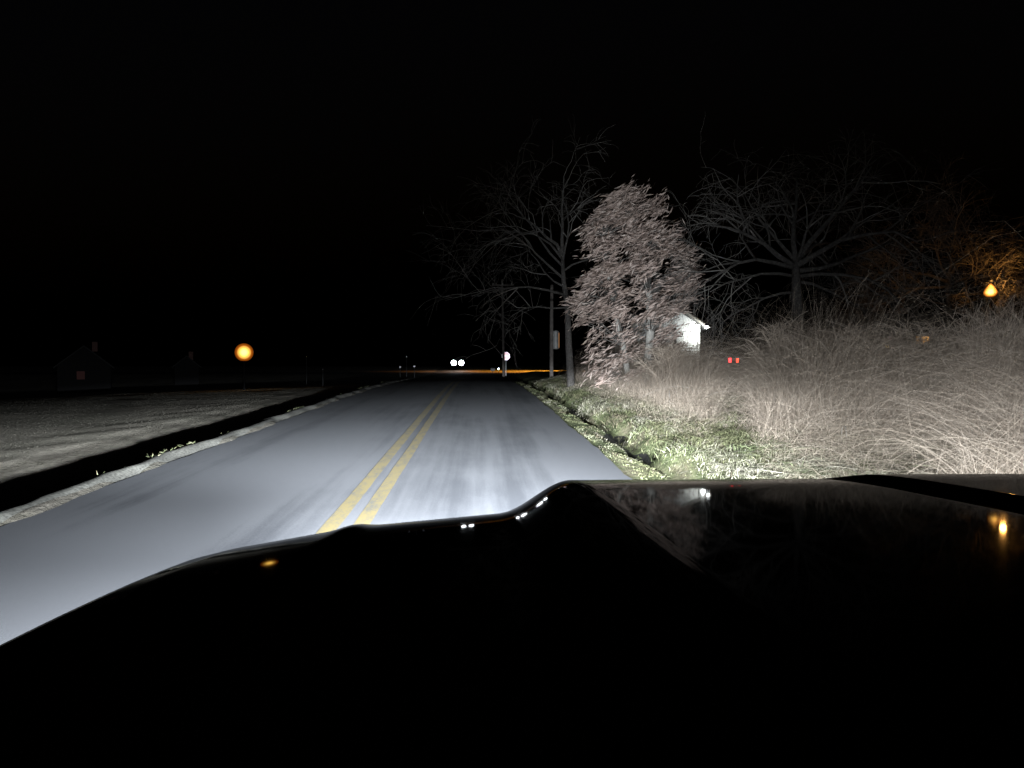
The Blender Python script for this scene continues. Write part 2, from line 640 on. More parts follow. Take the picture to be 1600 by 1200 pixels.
M['verge'] = tinted('verge_grass')
VT = np.array([(.085, .088, .042), (.145, .145, .075), (.115, .117, .058), (.19, .185, .12), (.27, .25, .18), (.33, .30, .235), (.12, .10, .065), (.05, .045, .03), (.15, .17, .085)])
VW = np.array([.14, .16, .15, .13, .15, .08, .08, .05, .06])
cx, cy = scatter(4200, 1.98, 7.2, 5, 44, 1.5)
fx, fy, hh, ft = [], [], [], []
for a, b in zip(cx, cy):
    xr0 = a + float(wob(b, 2.2)) * 1.5
    if 2.5 < xr0 < 3.02 and not (xr0 > 2.85 and random.random() < .5):
        continue
    k = random.randint(16, 46)
    s = random.uniform(.05, .15)
    if 2.0 < xr0 <= 2.42:
        s = .05
    fx.append(rng.normal(a, s, k))
    fy.append(rng.normal(b, s * 3.2, k))
    hh.append(np.full(k, (random.uniform(.05, .22) if xr0 > 3.1 else random.uniform(.02, .06))))
    # straw and green come in drifts
    dr = math.sin(a * 1.7 + b * .55) + math.sin(b * .9 - a) * .8
    wt = ((VW * np.array([1, .8, 1, 1, 1.1, .8, 1.4, 1.6, 1])) if xr0 > 2.6 else VW * np.array([1, 1, 1, 1, .12, .05, 1, 1, 1])) * np.where(np.arange(9) < 3, 1 + .7 * dr, np.where(np.arange(9) < 6, 1 - .6 * dr, 1)).clip(.05)
    ft.append(np.tile(VT[rng.choice(9, p=wt / wt.sum())], (k, 1)))
x = np.concatenate(fx)
y = np.concatenate(fy)
h = np.concatenate(hh)
tc_ = np.concatenate(ft)
xr1 = x + wob(y, 2.2) * 1.5
keep = (x > 1.97) & ((xr1 < 2.58) | (xr1 > 2.82))
x, y, h, tc_ = x[keep], y[keep], h[keep], tc_[keep]
n = len(x)
P = np.stack([x, y, ground(x, y) - .01], 1)
h = h * (.5 + .8 * rng.random(n))
H = np.stack([rng.normal(0, .22, n) * h, rng.normal(-.5, .8, n) * h, h], 1)
V, Fq = blades(P, H, .008 + .008 * rng.random(n), np.stack([rng.normal(0, .4, n) * h, rng.normal(-.6, 1.3, n) * h, -.45 * h], 1), 3)
o = npmesh('verge_grass', V, Fq, M['verge'])
settint(o, np.repeat(tc_, 8, axis=0))
tag(o, 'tufted green and straw grass on the bank between the asphalt and the brambles', 'grass', kind='stuff')
M['ditch_shade'] = simple('painted_ditch_shade', (.022, .021, .018), .9, spec=.1, noise=.5, nscale=7)  # ditch shade painted as a dark sheet; the headlamps leave it lit
rows = []
T5 = np.linspace(0, 1, 6)
ysd = np.linspace(-8, 70, 500)
for yv in ysd:
    xo = -1.5 * float(wob(yv, 2.2))
    X_ = xo + (2.55 + .3 * wob(yv * 2.1, 1)) + (.40 + .6 * wob(yv * 1.7, 6)) * T5
    rows.append(np.stack([X_, np.full(6, yv), ground(X_, np.full(6, yv)) + .008], 1))
i = (np.arange(5)[None, :] + 6 * np.arange(len(ysd) - 1)[:, None]).ravel()
tag(npmesh('ditch', np.concatenate(rows), np.stack([i, i + 1, i + 7, i + 6], 1), M['ditch_shade'], smooth=True), kind='structure')

# short weeds clinging to the left shoulder and ditch lip
x, y = scatter(2500, -5.0, -4.70, 5, 60, 1.4)
n = len(x)
keep = clumpmask(x, y, 1.1, .25, 3.0)
x, y = x[keep], y[keep]
n = len(x)
P = np.stack([x, y, ground(x, y) - .01], 1)
H = np.stack([rng.normal(0, .03, n), rng.normal(0, .05, n), .02 + .05 * rng.random(n)], 1)
V, Fq = blades(P, H, .012 + .01 * rng.random(n), np.stack([rng.normal(0, .03, n), rng.normal(0, .08, n), np.zeros(n)], 1))
M['lip'] = island('ditch_weeds', [(.06, .07, .03), (.11, .12, .06), (.18, .165, .11)])
o = npmesh('ditch_grass', V, Fq, M['lip'])
tag(o, 'sparse weeds on the lip between the pale gravel strip and the ditch', 'grass', kind='stuff')

# ------------------------------------------------------------------ brambles (stuff): arching canes and tall straw
M['cane'] = island('bramble_canes', [(.215, .165, .123), (.355, .282, .217), (.435, .355, .28), (.285, .222, .17), (.54, .448, .363)])
M['straw'] = island('tall_dead_grass', [(.26, .207, .145), (.40, .333, .25), (.33, .27, .198), (.48, .408, .318), (.19, .167, .107)])


def gap(x, y):
    """thin, low stretches of the brambles: an old path towards the parked car and another towards the house"""
    q = x / np.maximum(y, .1)  # canes shortened along sightlines so the lights behind stay visible
    g1 = np.exp(-((q - .335) / .036) ** 2) * .9
    g2 = np.exp(-((q - .575) / .05) ** 2) * .68
    return 1 - np.maximum(g1, g2)


def canes(n, xr, yr, hr, wid, name, m, label, seg=7, drift=1.0, sx=.22):
    x = xr[0] + (xr[1] - xr[0]) * rng.random(n)
    y = yr[0] + (yr[1] - yr[0]) * rng.random(n) ** 1.25
    # thinner towards the bank
    h = hr[0] + (hr[1] - hr[0]) * rng.random(n) ** 1.6
    h = h * np.clip((x - 3.2) / 3.0, .3, 1.0)
    h = h * gap(x, y)
    h = h * (.72 + .3 * np.sin(x * .9 + y * .45) * np.sin(y * .33 + 1) + .12 * np.sin(y * 1.1))
    run = h * (1.9 + 2.8 * rng.random(n)) * drift
    dx = np.maximum(rng.normal(-.15, sx, n) * run, 3.7 - x)
    dy = np.where(rng.random(n) < .72, -1, 1) * np.abs(rng.normal(.9, .3, n)) * run
    P0 = np.stack([x, y, ground(x, y) - .03], 1)
    rows = []
    a = np.stack([-dy, dx, np.zeros(n)], 1)
    a /= np.linalg.norm(a, axis=1)[:, None] + 1e-9
    w = wid * (.6 + .8 * rng.random(n))
    a = a + rng.normal(0, .8, (n, 3))
    a /= np.linalg.norm(a, axis=1)[:, None]
    peak = .45 + .35 * rng.random(n)
    wig = rng.normal(0, .05, (n, 2)) * h[:, None]
    for k in range(seg + 1):
        t = k / seg
        z = h * (1 - ((t - peak) / np.maximum(peak, 1 - peak * .4)) ** 2)
        z0 = h * (1 - (peak / np.maximum(peak, 1 - peak * .4)) ** 2)
        c = P0.copy()
        c[:, 0] += dx * t + wig[:, 0] * math.sin(5 * t)
        c[:, 1] += dy * t
        c[:, 2] += (z - z0) * (h / np.maximum(h - z0, .05)) + wig[:, 1] * math.sin(7 * t)
        ww = (w * (1 - .75 * t))[:, None]
        rows += [c - a * ww, c + a * ww]
    V = np.stack(rows, 1).reshape(-1, 3)
    mm = 2 * (seg + 1)
    o_ = np.arange(n)[:, None] * mm
    Fq = np.stack([np.concatenate([o_ + 2 * k, o_ + 2 * k + 1, o_ + 2 * k + 3, o_ + 2 * k + 2], 1) for k in range(seg)], 1).reshape(-1, 4)
    o = npmesh(name, V, Fq, m)
    return tag(o, label, 'undergrowth', kind='stuff')


canes(170000, (4.3, 15), (5, 36), (.25, 1.95), .0013, 'bramble_undergrowth', M['cane'],
      'mass of thin arching brown bramble canes filling the bank behind the green verge grass', seg=6)
canes(22000, (5.6, 19), (9, 40), (1.2, 3.0), .0013, 'tall_brush', M['cane'],
      'thin scatter of tall fine twigs rising over the top of the bramble mass', seg=6, drift=.42)
canes(110, (4.6, 13), (5, 26), (.6, 1.5), .005, 'bramble_runners', M['bark_pale'],
      'few long pale bramble runners arching out of the brown undergrowth', seg=10, drift=1.25)

x, y = scatter(170000, 3.7, 15, 5, 34, 1.3)
n = len(x)
h = (.2 + .65 * rng.random(n) ** 1.5) * np.clip((x - 2.6) / 3.0, .25, 1) * gap(x, y)
P = np.stack([x, y, ground(x, y) - .02], 1)
H = np.stack([rng.normal(0, .25, n) * h, rng.normal(-.6, 1.0, n) * h, h], 1)
V, Fq = blades(P, H, .0035 + .004 * rng.random(n), np.stack([rng.normal(0, .22, n) * h, rng.normal(-.8, 1.2, n) * h, -.5 * h], 1), 3)
o = npmesh('dead_grass', V, Fq, M['straw'])
tag(o, 'tall straw coloured dead grass leaning under the bramble canes', 'grass', kind='stuff')

# ------------------------------------------------------------------ trees


def grow(trunk, crown, p, d, L, r, depth, droop, spread, kids, seg=5, rmin=.004, wander=.16, sides=None):
    """one limb and, from it, its side limbs; thick limbs go into the trunk mesh, fine ones into the crown mesh"""
    pts, rad = [p.copy()], [r]
    q = p.copy()
    dd = d.normalized()
    for i in range(seg):
        dd = (dd + Vector((random.gauss(0, wander), random.gauss(0, wander), random.gauss(0, wander) - droop * (i / seg)))).normalized()
        q = q + dd * (L / seg)
        pts.append(q.copy())
        rad.append(max(rmin * .6, r * (1 - .75 * (i + 1) / seg)))
    (trunk if r > .035 else crown).tube(pts, rad, n=(8 if r > .08 else 5 if r > .03 else 3), cap=r > .03)
    if depth <= 0:
        return
    for k in range(kids[0] if isinstance(kids, tuple) else kids):
        t = random.uniform(.3, 1.0)
        i = min(seg - 1, int(t * seg))
        f = t * seg - i
        b = pts[i].lerp(pts[i + 1], f)
        base = (pts[i + 1] - pts[i]).normalized()
        ax = base.cross(Vector((random.gauss(0, 1), random.gauss(0, 1), random.gauss(0, 1)))).normalized()
        nd = (Matrix.Rotation(random.uniform(.45, 1.15) * spread, 3, ax) @ base)
        rr = max(rmin, (r * (1 - .75 * t)) * random.uniform(.5, .8))
        grow(trunk, crown, b, nd, L * random.uniform(.42, .72), rr, depth - 1, droop * 1.15, spread,
             kids[1:] if isinstance(kids, tuple) and len(kids) > 1 else kids, seg=seg, rmin=rmin, wander=wander)


def bare_tree(label, base, trunk_pts, r0, limbs, group, depth=3, droop=.1, kids=(6, 5, 4), rmin=.005, bark='bark', wander=.16, spread=1.0):
    root = thing('bare_tree', label, 'tree', base, 0, group)
    tb, cb = MB(), MB()
    pts = [Vector(p) - Vector(base) for p in trunk_pts]
    k = len(pts)
    tb.tube([pts[0] - Vector((0, 0, .3))] + pts, [r0 * 1.35] + [r0 * (1 - .55 * i / (k - 1)) for i in range(k)], n=10)
    for (t, d, L, r) in limbs:
        i = min(k - 2, int(t * (k - 1)))
        f = t * (k - 1) - i
        grow(tb, cb, pts[i].lerp(pts[i + 1], min(f, 1)), Vector(d), L, r, depth, droop, spread, kids, rmin=rmin, wander=wander)
    tb.build('trunk', M[bark], root, smooth=True)
    cb.build('crown', M['twig'], root, normals=False)
    return root


TG = 'bare trees along the bank'
# slim bare tree just left of the leafy one: forks at px (880,400)
D = 31
base = px(893, 604, D)
base.z = gz(base.x, base.y)
tp = [base, px(889, 540, D), px(887, 480, D), px(881, 440, D), px(879, 400, D + .2)]
random.seed(5)
bare_tree('slim forked bare tree whose low twigs reach over the road edge beside the leafy tree', base, tp, .16,
          [(1.0, (-.35, .1, 1), 2.6, .085), (1.0, (.22, .1, 1), 3.2, .085), (.95, (.05, -.2, 1), 2.4, .06),
           (.62, (-1, -.1, .16), 4.0, .06), (.78, (-1, .2, .55), 3.9, .06), (.9, (-.9, -.3, .8), 3.6, .055), (.5, (-1, .3, .0), 3.0, .045),
           (.85, (.7, -.3, .6), 2.2, .05), (.7, (-.8, .6, .3), 3.4, .05), (.97, (-.7, .2, .9), 4.2, .06)], TG, depth=3, droop=.13, kids=(6, 4, 3), rmin=.0065)
# wide bare tree behind the brambles, crown spread px 1080..1480
D = 23
base = px(1258, 585, D)
base.z = gz(base.x, base.y)
tp = [base, px(1256, 520, D), px(1252, 460, D), px(1250, 405, D)]
random.seed(9)
limbs = [(1.0, (.0, 0, 1), 2.9, .09), (1.0, (.55, .1, 1), 3.3, .10), (1.0, (-.3, .1, .9), 2.6, .07), (.95, (-1, -.2, .55), 3.1, .09), (.93, (-1, .2, .25), 3.2, .08),
         (.85, (-1, -.4, .0), 3.0, .06), (.95, (1, -.2, .35), 3.6, .10), (.9, (1, .2, .12), 3.6, .08), (.85, (1, -.5, .5), 3.3, .07), (.8, (.9, .4, -.05), 3.0, .06),
         (.98, (.1, -.8, .8), 2.4, .06), (.7, (-1, .2, -.05), 2.5, .05), (1.0, (.9, .4, .8), 3.2, .08)]
bare_tree('broad bare tree with limbs fanning out above the tail lights behind the brambles', base, tp, .24, limbs, TG, depth=3, droop=.17, kids=(7, 5, 3), rmin=.0055)
# tree whose twigs fill the sky round the amber yard light
D = 31.5
base = px(1505, 590, D)
base.z = gz(base.x, base.y)
tp = [base, px(1503, 540, D), px(1500, 480, D), px(1497, 430, D)]
random.seed(21)
limbs = [(1.0, (.2, 0, 1), 3.0, .08), (.95, (-1, .1, .45), 3.4, .08), (.9, (-1, -.3, .1), 3.6, .07), (.9, (1, .1, .55), 3.2, .08), (.8, (1, -.1, .25), 3.2, .07),
         (.95, (1, .3, .95), 3.2, .07), (.7, (-1, .2, .1), 3.0, .05), (.65, (1, .2, .05), 3.0, .05), (.85, (.5, -.8, .4), 2.6, .06), (1.0, (-.5, .2, 1), 2.6, .06), (.98, (.7, .2, 1), 3.4, .07)]
bare_tree('bare tree with fine twigs lit brown by the conical amber yard light', base, tp, .2, limbs, TG, depth=3, droop=.1, kids=(12, 8, 5), rmin=.0045)
# unlit trees standing well back
for (xx, yy, D, hgt, lab, sd) in [(1010, 592, 47, 9, 'tall dim bare tree rising behind the leafy tree', 31),
                                  (1380, 588, 46, 8, 'dim bare tree between the broad bare tree and the house with the amber window', 33)]:
    base = px(xx, yy, D)
    base.z = gz(base.x, base.y)
    random.seed(sd)
    tp = [base + Vector((random.gauss(0, .1) * k, 0, hgt * .5 * k / 4)) for k in range(5)]
    limbs = [(random.uniform(.6, 1), (random.gauss(0, 1), random.gauss(0, .6), random.uniform(.3, 1.3)), hgt * random.uniform(.28, .45), .09) for _ in range(9)]
    bare_tree(lab, base, tp, .22, limbs, TG, depth=2, droop=.05, kids=(7, 5), rmin=.012)

# leafy tree with clinging dead leaves
random.seed(14)
D = 25
base = px(1012, 606, D)
base.z = gz(base.x, base.y)
root = thing('leafy_tree', 'tree still holding pinkish brown dead leaves at the start of the bank', 'tree', base)
tb = MB()
tp = [base - Vector((0, 0, .2)), px(1014, 570, D), px(1018, 520, D), px(1016, 460, D), px(1005, 400, D), px(990, 340, D), px(978, 300, D)]
tb.tube([p - base for p in tp], [.19, .15, .135, .115, .085, .05, .02], n=10)
tp2 = [px(985, 600, D + .5), px(975, 540, D + .3), px(960, 480, D), px(950, 420, D - .2), px(945, 370, D)]
tb.tube([p - base for p in tp2], [.12, .09, .075, .055, .03], n=8)
# envelope rows: photo y, left x, right x
env = [(296, 955, 985), (308, 945, 1012), (330, 928, 1035), (360, 915, 1052), (385, 908, 1075), (400, 900, 1096), (430, 912, 1098), (450, 905, 1100), (465, 890, 1096),
       (490, 893, 1078), (520, 900, 1070), (550, 908, 1058), (575, 918, 1030), (596, 930, 1015)]
ey = np.array([e[0] for e in env], float)
el = np.array([e[1] for e in env], float)
er = np.array([e[2] for e in env], float)
tw = MB()
cl = []
while len(cl) < 430:
    yy = random.uniform(298, 598)
    l, r_ = np.interp(yy, ey, el), np.interp(yy, ey, er)
    jag = 13 * math.sin(yy * .21) + 9 * math.sin(yy * .57 + 1)
    l, r_ = l + jag * .8 + 4, r_ + 7 * math.sin(yy * .17 + 2) - 2
    t = random.random()
    xx = l + (r_ - l) * t
    half = (r_ - l) / 2 / F * D
    dep = random.uniform(-1, 1) * half * .85 * math.sqrt(max(.05, 1 - (2 * t - 1) ** 2))
    # holes in the crown
    if math.sin(xx * .075 + yy * .05) * math.sin(yy * .085 - xx * .03) > .30:
        continue
    if yy > 505 and xx < 1030 and random.random() < .6:
        continue
    cl.append((xx, yy, D + dep))
LV, LF = [], []
for (xx, yy, d) in cl:
    c = px(xx, yy, d)
    # twig from the nearer stem
    stem = min(tp[1:] + tp2, key=lambda s: (s - c).length + (0 if s.z < c.z else .8))
    mid = stem.lerp(c, .55) + Vector((0, 0, .12))
    tw.tube([stem - base, mid - base, c - base], [.016, .01, .004], n=3, cap=False)
    k = random.randint(22, 38)
    s = random.uniform(.12, .24)
    ang = R(random.gauss(30, 12)) if xx < 1040 else R(random.gauss(22, 14))
    ldir = np.array([math.cos(ang), random.gauss(0, .3), math.sin(ang)])
    tt = rng.normal(0, 1, k)[:, None]
    pos = np.array(c) + ldir * tt * s * 1.25 + rng.normal(0, s * .34, (k, 3))
    LV.append(pos)
    LF.append(np.tile(ldir, (k, 1)))
P = np.concatenate(LV)
Dr = np.concatenate(LF) + rng.normal(0, .33, P.shape)
Dr /= np.linalg.norm(Dr, axis=1)[:, None]
n = len(P)
Sd = np.cross(Dr, rng.normal(size=(n, 3)))
Sd /= np.linalg.norm(Sd, axis=1)[:, None] + 1e-9
Ln = (.07 + .10 * rng.random(n))[:, None]
Wd = (.014 + .013 * rng.random(n))[:, None]
Nn = np.cross(Dr, Sd) * .018
V = np.stack([P - Dr * Ln, P + Sd * Wd + Nn, P + Dr * Ln, P - Sd * Wd + Nn], 1).reshape(-1, 3) - np.array(base)
i = np.arange(n)[:, None] * 4
Fq = np.concatenate([i, i + 1, i + 2, i + 3], 1)
tb.build('trunk', M['bark_pale'], root, smooth=True)
npmesh('crown', V, Fq, M['leaf'], root)
tw.build('twigs', M['twig'], root, normals=False)

# rounded bare shrubs in the brambles
SG = 'bare shrubs standing in the brambles'
for (xx, D, hgt, wid, lab, sd) in [(1238, 18, 1.8, 1.2, 'rounded bare shrub in the brambles just right of the red tail lights', 41),
                                   (1335, 14, 1.55, 1.2, 'rounded bare shrub right of the broad bare tree trunk', 42),
                                   (1045, 22, 1.3, .9, 'small bare shrub at the foot of the leafy tree', 43),
                                   (1440, 13, 1.55, 1.3, 'bare shrub in front of the house with the amber window', 44)]:
    random.seed(sd)
    b = Vector(((xx - VX) / F * D, D, 0))
    b.z = gz(b.x, b.y)
    sh = thing('bare_shrub', lab, 'shrub', b, 0, SG)
    mb = MB()
    for k in range(46):
        a = random.uniform(0, 6.28)
        rr = random.uniform(.1, 1) * wid
        p0 = Vector((math.cos(a) * .12, math.sin(a) * .12, -.05))
        hh_ = hgt * math.sqrt(max(.1, 1 - (rr / wid * .85) ** 2))
        p1 = Vector((math.cos(a) * rr * .5, math.sin(a) * rr * .5, hh_ * .65))
        p2 = Vector((math.cos(a) * rr, math.sin(a) * rr, hh_))
        p3 = Vector((math.cos(a) * rr * 1.25, math.sin(a) * rr * 1.25, hh_ * .93))
        mb.tube([p0, p1, p2, p3], [.012, .009, .006, .003], n=3, cap=False)
        for q in range(9):
            s0 = p1.lerp(p2, random.random())
            e0 = s0 + Vector((random.gauss(0, .25), random.gauss(0, .3), random.uniform(.0, .32)))
            mb.tube([s0, s0.lerp(e0, .5) + Vector((0, 0, .04)), e0], [.005, .004, .0025], n=3, cap=False)
    mb.build('stems', M['cane'], sh, normals=False)

# clump of pale upright saplings at the edge of view
random.seed(77)
D = 10.4
b = Vector(((1585 - VX) / F * D, D, 0))
b.z = gz(b.x, b.y)
sn = thing('sapling_clump', 'dense clump of pale upright saplings below the amber yard light', 'saplings', b)
H0 = EYE + (VY - 482) / F * D - b.z
mb = MB()
for k in range(520):
    x0_, y0_ = random.gauss(0, .17), random.gauss(0, .35)
    hh_ = H0 * random.uniform(.45, 1.05)
    lx_, ly_ = random.gauss(0, .16), random.gauss(0, .3)
    pts = [Vector((x0_ + lx_ * t * t + .02 * math.sin(7 * t + k), y0_ + ly_ * t * t, -.1 + hh_ * t)) for t in (0, .25, .5, .75, 1)]
    r_ = random.uniform(.0025, .006)
    mb.tube(pts, [r_, r_ * .9, r_ * .75, r_ * .5, r_ * .25], n=4, cap=False)
    for q in range(7):
        t = random.uniform(.3, 1)
        p0 = pts[int(t * 3.99)].lerp(pts[int(t * 3.99) + 1], random.random())
        e = p0 + Vector((random.gauss(0, .14), random.gauss(0, .2), random.uniform(.05, .3)))
        mb.tube([p0, p0.lerp(e, .5) + Vector((0, 0, -.02)), e], [.0025, .002, .0012], n=3, cap=False)
M['sapling'] = island('sapling_bark', [(.28, .21, .16), (.40, .32, .25), (.50, .41, .33), (.32, .25, .20)])
mb.build('stems', M['sapling'], sn, normals=False)

# ------------------------------------------------------------------ the vehicle the photo is taken from
S = .8                       # hood coordinates below are scaled about the eye


def cum(knots):
    yy = np.linspace(.3, 2.9, 1301)
    ss = np.interp(yy, [a for a, b in knots], [b for a, b in knots])
    dd = np.concatenate([[0], np.cumsum((ss[1:] + ss[:-1]) / 2 * (yy[1] - yy[0]))])
    return yy, dd


_ly, _ld = cum([(.3, .02), (1.2, .05), (1.78, .107), (2.1, .2235), (2.2, .40), (2.32, 1.3), (2.42, 3.2), (2.9, 3.2)])
_ld += .47 - np.interp(2.1, _ly, _ld)
_ty, _td = cum([(.3, .02), (1.0, .035), (1.69, .05), (2.2, .1415), (2.3, .40), (2.4, 1.5), (2.48, 3.4), (2.9, 3.4)])
_td += .3113 - np.interp(2.2, _ty, _td)


def hood_drop(X, Y):
    n_ = np.interp(X, [-.75, -.6, -.33, .07, .6, 1.2, 1.5, 1.75], [-.12, 0, .1, .2, .2, .1, 0, -.12])
    crown = np.interp(X, [-.7, -.6, -.33, .07, 1.0, 1.5, 1.75], [-.012, 0, .029, .045, .045, .02, 0])
    low = np.interp(Y - n_, _ly, _ld) - crown
    low = low - .007 * np.exp(-((X + .33) / .035) ** 2) * sm(1.5, 2.1, Y)
    top = np.interp(Y, _ty, _td)
    step = .016 * sm(.975, 1.015, X) * (1 - sm(1.9, 2.25, Y))
    top = top - step + .004 * np.exp(-((X - .97) / .02) ** 2)
    w = sm(.055, .265, X) * (1 - sm(1.38, 1.6, X))
    d = low * (1 - w) + np.minimum(top, low) * w
    d = d + .55 * np.clip((-.655 - X) / .1, 0, 2) ** 2 + .55 * np.clip((X - 1.62) / .1, 0, 2) ** 2
    return d


CZ = EYE
truck = thing('pickup_truck', 'black vehicle seen from its cab, glossy hood with a raised centre dome filling the bottom', 'vehicle', (0, 0, 0))
hx = np.concatenate([np.linspace(-.82, .0, 75), np.linspace(.01, .3, 60), np.linspace(.32, .94, 34), np.linspace(.95, 1.03, 30), np.linspace(1.05, 1.8, 65)])
hy = np.concatenate([np.linspace(.40, 1.6, 60), np.linspace(1.61, 2.55, 130)])
X, Y = np.meshgrid(hx, hy)
Z = -hood_drop(X, Y)
Z = np.maximum(Z, -.78)
V = np.stack([X.ravel() * S, Y.ravel() * S, CZ + Z.ravel() * S], 1)
nx, ny = len(hx), len(hy)
i = (np.arange(nx - 1)[None, :] + nx * np.arange(ny - 1)[:, None]).ravel()
hood = npmesh('hood', V, np.stack([i, i + 1, i + nx + 1, i + nx], 1), M['paint'], truck, smooth=True)
# body below the hood: sides, grille, bumper, wheels, dashboard
x0, x1 = -.82 * S, 1.8 * S
cxm = (x0 + x1) / 2
yn = 2.5 * S
for q in (x0 + .05, x1 - .05):
    mb = MB()
    mb.box((q, .95, .80), (.08, 1.75, .50))
    mb.build('fender', M['paint'], truck, bevel=.03)
mb = MB()
mb.box((cxm, yn - .07, .82), (1.25, .06, .36))
for k in range(6):
    mb.box((cxm, yn - .032, .68 + k * .058), (1.2, .02, .02))
mb.build('grille', M['trim'], truck)
mb = MB()
mb.box((cxm, yn + .02, .50), (x1 - x0 + .02, .16, .2))
mb.build('bumper', M['chrome'], truck, bevel=.03)
HLX = (x0 + .24, x1 - .24)
HLY, HLZ = yn - .02, .88
for hxp in HLX:
    mb = MB()
    mb.lathe([(.095, -.06), (.1, 0), (.1, .02)], (hxp, HLY - .03, HLZ), axis='Y')
    h_ = mb.build('headlight', M['chrome'], truck, smooth=False)
    mb = MB()
    mb.lathe([(.088, .0), (.07, .012), (.03, .02)], (hxp, HLY - .009, HLZ), axis='Y')
    mb.build('lens', simple('headlight_lens', (.8, .8, .8), .2, emit=(.85, .93, 1), estr=6), h_)
for hxp in (x0 + .14, x1 - .14):
    mb = MB()
    mb.lathe([(.2, -.11), (.36, -.1), (.385, -.05), (.385, .05), (.36, .1), (.2, .11)], (hxp, 1.15, .385 + float(zr(1.15))), n=28, axis='X')
    w_ = mb.build('wheel', M['tyre'], truck)
    mb = MB()
    mb.lathe([(.05, -.118), (.19, -.112), (.19, .112), (.05, .118)], (hxp, 1.15, .385 + float(zr(1.15))), n=20, axis='X')
    mb.build('rim', M['chrome'], w_)
mb = MB()
mb.box((cxm, .36, 1.30), (x1 - x0 + .3, .24, .06))
mb.build('cowl', M['trim'], truck, bevel=.01)
mb = MB()
pr = [(.33, 1.20), (.33, 1.385), (.30, 1.40), (.24, 1.395), (.17, 1.35), (.12, 1.18), (.12, .8), (.33, .8)]
vs = [(x, a, b) for x in (x0 - .25, x1 + .25) for a, b in pr]
k = len(pr)
mb.add(vs, [tuple(range(k)), tuple(range(2 * k - 1, k - 1, -1))] + [(j, (j + 1) % k, k + (j + 1) % k, k + j) for j in range(k)])
mb.build('dashboard', M['dash'], truck)

# ------------------------------------------------------------------ headlamp light with a low-beam pattern


